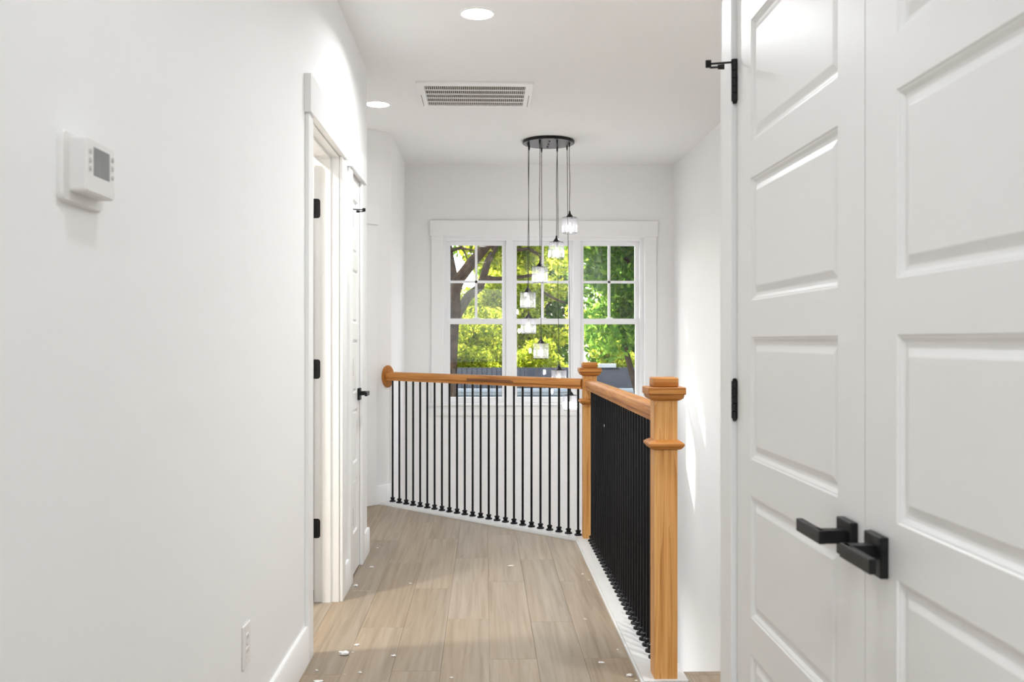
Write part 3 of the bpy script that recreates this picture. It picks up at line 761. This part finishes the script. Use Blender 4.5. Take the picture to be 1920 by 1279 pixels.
for i, (x, y, s_, lab) in enumerate(SCR):
    mb = MB(); r_ = bmesh.ops.create_icosphere(mb.bm, subdivisions=2, radius=1.0)
    el = 0.35 if 'sliver' in lab else 0.7
    fl = 0.16 if ('flat' in lab or 'smear' in lab or 'sliver' in lab) else 0.42
    ph = [random.uniform(0, 6) for _ in range(4)]
    for v in r_['verts']:
        d_ = v.co.copy()
        kk = 1 + 0.35 * math.sin(3.1 * d_.x + ph[0]) * math.sin(2.7 * d_.y + ph[1]) + 0.2 * math.sin(6 * d_.z + 5 * d_.x + ph[2])
        v.co = Vector((d_.x * kk * s_, d_.y * kk * s_ * el, (max(d_.z, -0.6) * kk + 0.0) * s_ * fl))
    zmin = min(v.co.z for v in mb.bm.verts)
    for v in mb.bm.verts: v.co.z -= zmin
    o = put('paper_scrap', mb, 'scrap', None, (x, y, 0.0), random.uniform(-0.5, 0.5))
    tag(o, lab, 'scrap', 'white scraps scattered on the floor')

# ------------------------------------------------------------------ outside: ground, neighbour's roof, trees
GZ = -3.25
b = MB(); b.box(-60, 60, WY + 0.2, 90, GZ - 0.2, GZ)
struct(put('ground', b, 'bounce_ground'), 'pale ground outside the window, toned to bounce daylight indoors')

hs = tag(empty('neighbour_house', (2.0, 30.0, GZ)), 'neighbouring house with dark shingle roof and pale wall beyond the window', 'house')
ze = 2.958                                  # eave height above ground, from the eave's image pixel row at chosen depth
run = 2.35; rise = run * 0.25
put('wall', MB().box(-11, 9, 0.35, 4.4, 0, ze - 0.05), 'siding', hs)
rf = MB(); rf.prism([(0, 0), (1, 0), (1, 1), (0, 1)], 0, 0.001); rf.bm.clear()
rf.loft([[(x, 0, ze - 0.06), (x, 0, ze), (x, run, ze + rise), (x, 2 * run, ze), (x, 2 * run, ze - 0.06), (x, run, ze + rise - 0.06)] for x in (-11.4, 9.4)])
put('roof', rf, 'shingle', hs)
put('gutter', MB().box(-11.4, 9.4, -0.10, 0.0, ze - 0.12, ze - 0.01, 0.01), 'gutter', hs)
put('fascia', MB().box(-11.4, 9.4, 0.0, 0.03, ze - 0.22, ze - 0.06), 'gutter', hs)
put('ridge_vent', MB().box(1.9, 2.5, run - 0.1, run + 0.1, ze + rise - 0.02, ze + rise + 0.13, 0.02), 'metal', hs)

def leaves(name, clumps, n, size, m, parent, keep=None):
    """n diamond leaves scattered over clump spheres (cx, cy, cz, r)"""
    cl = np.array(clumps, float); wgt = cl[:, 3] ** 2; wgt /= wgt.sum()
    idx = rng.choice(len(cl), n, p=wgt)
    d = rng.normal(size=(n, 3)); d /= np.linalg.norm(d, axis=1)[:, None]
    rad = cl[idx, 3] * (0.35 + 0.65 * rng.random(n) ** 0.6)
    c = cl[idx, :3] + d * rad[:, None] * np.array([1, 1, 0.8])
    if keep is not None:
        kp = keep(c); c = c[kp]; d = d[kp]; n = len(c)
    nrm = d * 0.6 + rng.normal(size=(n, 3)) * 0.7 + np.array([0, 0, 0.4]); nrm /= np.linalg.norm(nrm, axis=1)[:, None]
    t = np.cross(nrm, rng.normal(size=(n, 3))); t /= np.linalg.norm(t, axis=1)[:, None]
    bt = np.cross(nrm, t); s = size * (0.6 + 0.8 * rng.random(n))[:, None]
    V = np.stack([c - t * s, c + bt * s * 0.45 - nrm * s * 0.1, c + t * s, c - bt * s * 0.45 - nrm * s * 0.1], 1).reshape(-1, 3)
    me = bpy.data.meshes.new(name)
    me.vertices.add(4 * n); me.vertices.foreach_set('co', V.ravel())
    me.loops.add(4 * n); me.loops.foreach_set('vertex_index', np.arange(4 * n, dtype=np.int32))
    me.polygons.add(n); me.polygons.foreach_set('loop_start', np.arange(0, 4 * n, 4, dtype=np.int32)); me.polygons.foreach_set('loop_total', np.full(n, 4, np.int32))
    me.update(calc_edges=True); me.materials.append(M[m])
    o = bpy.data.objects.new(name, me); COL.objects.link(o); o.parent = parent
    return o
def ell(cx, cy, cz, rx, ry, rz, n, r0, r1, skip=None):
    out = []
    while len(out) < n:
        p = rng.uniform(-1, 1, 3)
        if p @ p > 1: continue
        c = (cx + p[0] * rx, cy + p[1] * ry, cz + p[2] * rz)
        if skip and skip(c): continue
        out.append((*c, rng.uniform(r0, r1)))
    return out

def tree(label, base, h, crown, nclump, nleaf, leaf, m, r0=0.5, r1=1.0, tr=0.16, skip=None):
    t = tag(empty('tree', (base[0], base[1], GZ)), label, 'tree', 'trees beyond the window')
    cx, cy, cz, rx, ry, rz = crown
    pts = [(0.1 * math.sin(i), 0.08 * math.cos(2 * i), h * i / 5) for i in range(6)]
    put('trunk', MB().tube(pts, [tr * (1 - 0.12 * i) for i in range(6)], 10), 'bark', t)
    for i in range(6):
        a = i * 1.05 + base[0]
        p0 = Vector(pts[2 + i % 3]); p1 = Vector((math.cos(a) * rx * .6, math.sin(a) * ry * .6, cz - GZ + rz * 0.3 * math.sin(i * 2)))
        put('branch', MB().tube([p0, (p0 + p1) / 2 + Vector((0, 0, 0.25)), p1], [tr * .45, tr * .3, tr * .12], 7), 'bark', t)
    cl = ell(cx - base[0], cy - base[1], cz - GZ, rx, ry, rz, nclump, r0, r1, (lambda c: skip((c[0] + base[0], c[1] + base[1], c[2] + GZ))) if skip else None)
    leaves('crown', cl, nleaf, leaf, m, t)
    return t
def bush(label, x, y, ztop, rx, m, nleaf=9000, leaf=0.075):
    t = tag(empty('bush', (x, y, GZ)), label, 'bush', 'sunlit bushes behind the neighbouring roof')
    H = ztop - GZ
    for i in range(4):
        a = i * 1.6; put('stem', MB().tube([(0.1 * math.cos(a), 0.1 * math.sin(a), 0), (0.5 * rx * math.cos(a), 0.4 * math.sin(a), H * 0.6)], [0.05, 0.02], 6), 'bark', t)
    cl = ell(0, 0, H * 0.62, rx * 0.8, 0.9, H * 0.36, 26, 0.35, 0.6)
    leaves('foliage', cl, nleaf, leaf, m, t)

# the leaning tree close to the window on the left, with its forked limbs
nt = tag(empty('tree', (-0.75, 14.0, GZ)), 'old leaning tree with forked brown limbs, nearest the window at left', 'tree', 'trees beyond the window')
put('trunk', MB().tube([(0.02, 0.1, 0), (0.199, 0.0, 4.053), (0.223, 0.0, 4.446), (0.253, 0.05, 4.841), (0.275, 0.1, 5.199), (0.204, 0.3, 5.731), (0.11, 0.6, 6.578)], [0.24, 0.15, 0.14, 0.135, 0.125, 0.085, 0.05], 12), 'bark', nt)  # trunk and limb points from image pixels, depths varied along sight lines
for pts, rr in (
    ([(0.268, 0.05, 5.078), (0.393, -0.2, 5.361), (0.575, -0.5, 5.569), (0.779, -0.9, 5.756), (1.047, -1.4, 5.968)], [0.10, 0.085, 0.08, 0.065, 0.05]),
    ([(0.26, 0.05, 4.667), (0.383, 0.2, 4.909), (0.507, 0.4, 5.126), (0.684, 0.7, 5.288), (0.733, 0.9, 5.45), (0.801, 1.1, 5.701), (0.939, 1.3, 5.976), (1.074, 1.6, 6.33)], [0.085, 0.075, 0.07, 0.065, 0.06, 0.055, 0.05, 0.04]),
    ([(0.725, 0.9, 5.442), (0.936, 1.1, 5.438), (1.333, 1.5, 5.491), (1.75, 1.9, 5.589)], [0.05, 0.035, 0.03, 0.02]),
    ([(0.244, 0.3, 5.812), (0.412, 0.0, 5.822), (0.612, -0.4, 5.745)], [0.03, 0.02, 0.008]),
    ([(0.364, 0.3, 5.932), (0.465, 0.1, 5.753), (0.531, -0.1, 5.563)], [0.018, 0.012, 0.005]),
    ([(1.188, 1.0, 5.878), (1.455, 1.3, 5.941), (1.655, 1.5, 5.856), (1.69, 1.5, 5.665)], [0.03, 0.028, 0.024, 0.02]),
    ([(1.67, 1.3, 5.262), (1.827, 1.1, 5.141), (2.014, 0.8, 5.044)], [0.02, 0.02, 0.015])):
    put('limb', MB().tube(pts, rr, 9), 'bark', nt)
cl = ell(-1.6, 2.0, 10.2, 4.2, 2.6, 2.6, 90, 0.5, 1.0)
def openings(c):     # two gaps in the crown where sunlight slips through
    w_ = c + np.array([-0.75, 14.0, GZ]); s_ = w_[:, 1] - WY
    wx = w_[:, 0] + 0.6 * s_; wz = w_[:, 2] - 1.06 * s_
    g1 = ((wx - 1.31) / 0.17) ** 2 + ((wz - 0.98) / 0.42) ** 2 < 1
    g2 = ((wx - 1.04) / 0.20) ** 2 + ((wz - 1.74) / 0.13) ** 2 < 1
    return ~(g1 | g2)
leaves('crown', cl, 26000, 0.11, 'lf_b', nt, openings)
cl = ell(1.0, 1.7, 6.4, 1.9, 0.3, 1.2, 30, 0.2, 0.42, lambda c: c[0] < 0.55 and c[2] < 7)
leaves('hanging_foliage', cl, 5200, 0.07, 'lf_a', nt, openings)

gap = lambda c: -2.7 < c[0] < 0.25 and c[2] > 3.75      # open sky between the crowns, limits derived from camera rays through the gap
tree('yellow-green tree behind the leaning tree, seen in the left window', (-3.4, 46.0), 7, (-2.2, 46, 1.2, 3.0, 1.6, 4.2), 60, 24000, 0.12, 'lf_a', skip=gap)
tree('bright green tree filling the upper middle window', (2.4, 51.0), 8, (2.4, 51, 2.2, 2.8, 1.6, 5.2), 70, 24000, 0.12, 'lf_a', skip=gap)
tree('broad deep green tree close behind the right window', (3.0, 18.0), 7, (3.1, 18.0, 3.1, 1.7, 1.5, 2.2), 60, 22000, 0.075, 'lf_b', r0=0.35, r1=0.7)
tree('dark green tree low in the right window', (7.2, 45.0), 6, (7.0, 45, 1.0, 2.6, 1.5, 4.0), 50, 18000, 0.12, 'lf_c')
tree('green tree standing far left of the window view', (-10.5, 40.0), 8, (-10.5, 40, 2.5, 3.6, 2.4, 4.2), 60, 14000, 0.16, 'lf_b')
tree('green tree standing far right of the window view', (13.5, 41.0), 8, (13.5, 41, 2.5, 3.6, 2.4, 4.2), 60, 14000, 0.16, 'lf_c')
tree('tall green tree farthest back behind the middle window', (1.0, 61.0), 9, (1.5, 61, 3.4, 10.3, 2.0, 7.4), 140, 44000, 0.2, 'lf_b', r0=0.9, r1=1.6, skip=gap)
bush('yellow-green sunlit bush low in the left window', -0.7, 38.0, 2.3, 1.5, 'lf_a', 12000)
bush('yellow-green sunlit bush low in the middle window', 2.2, 38.0, 1.7, 1.4, 'lf_a', 12000)
bush('yellow-green sunlit bush low in the right window', 5.0, 38.2, 1.4, 1.3, 'lf_a', 12000)
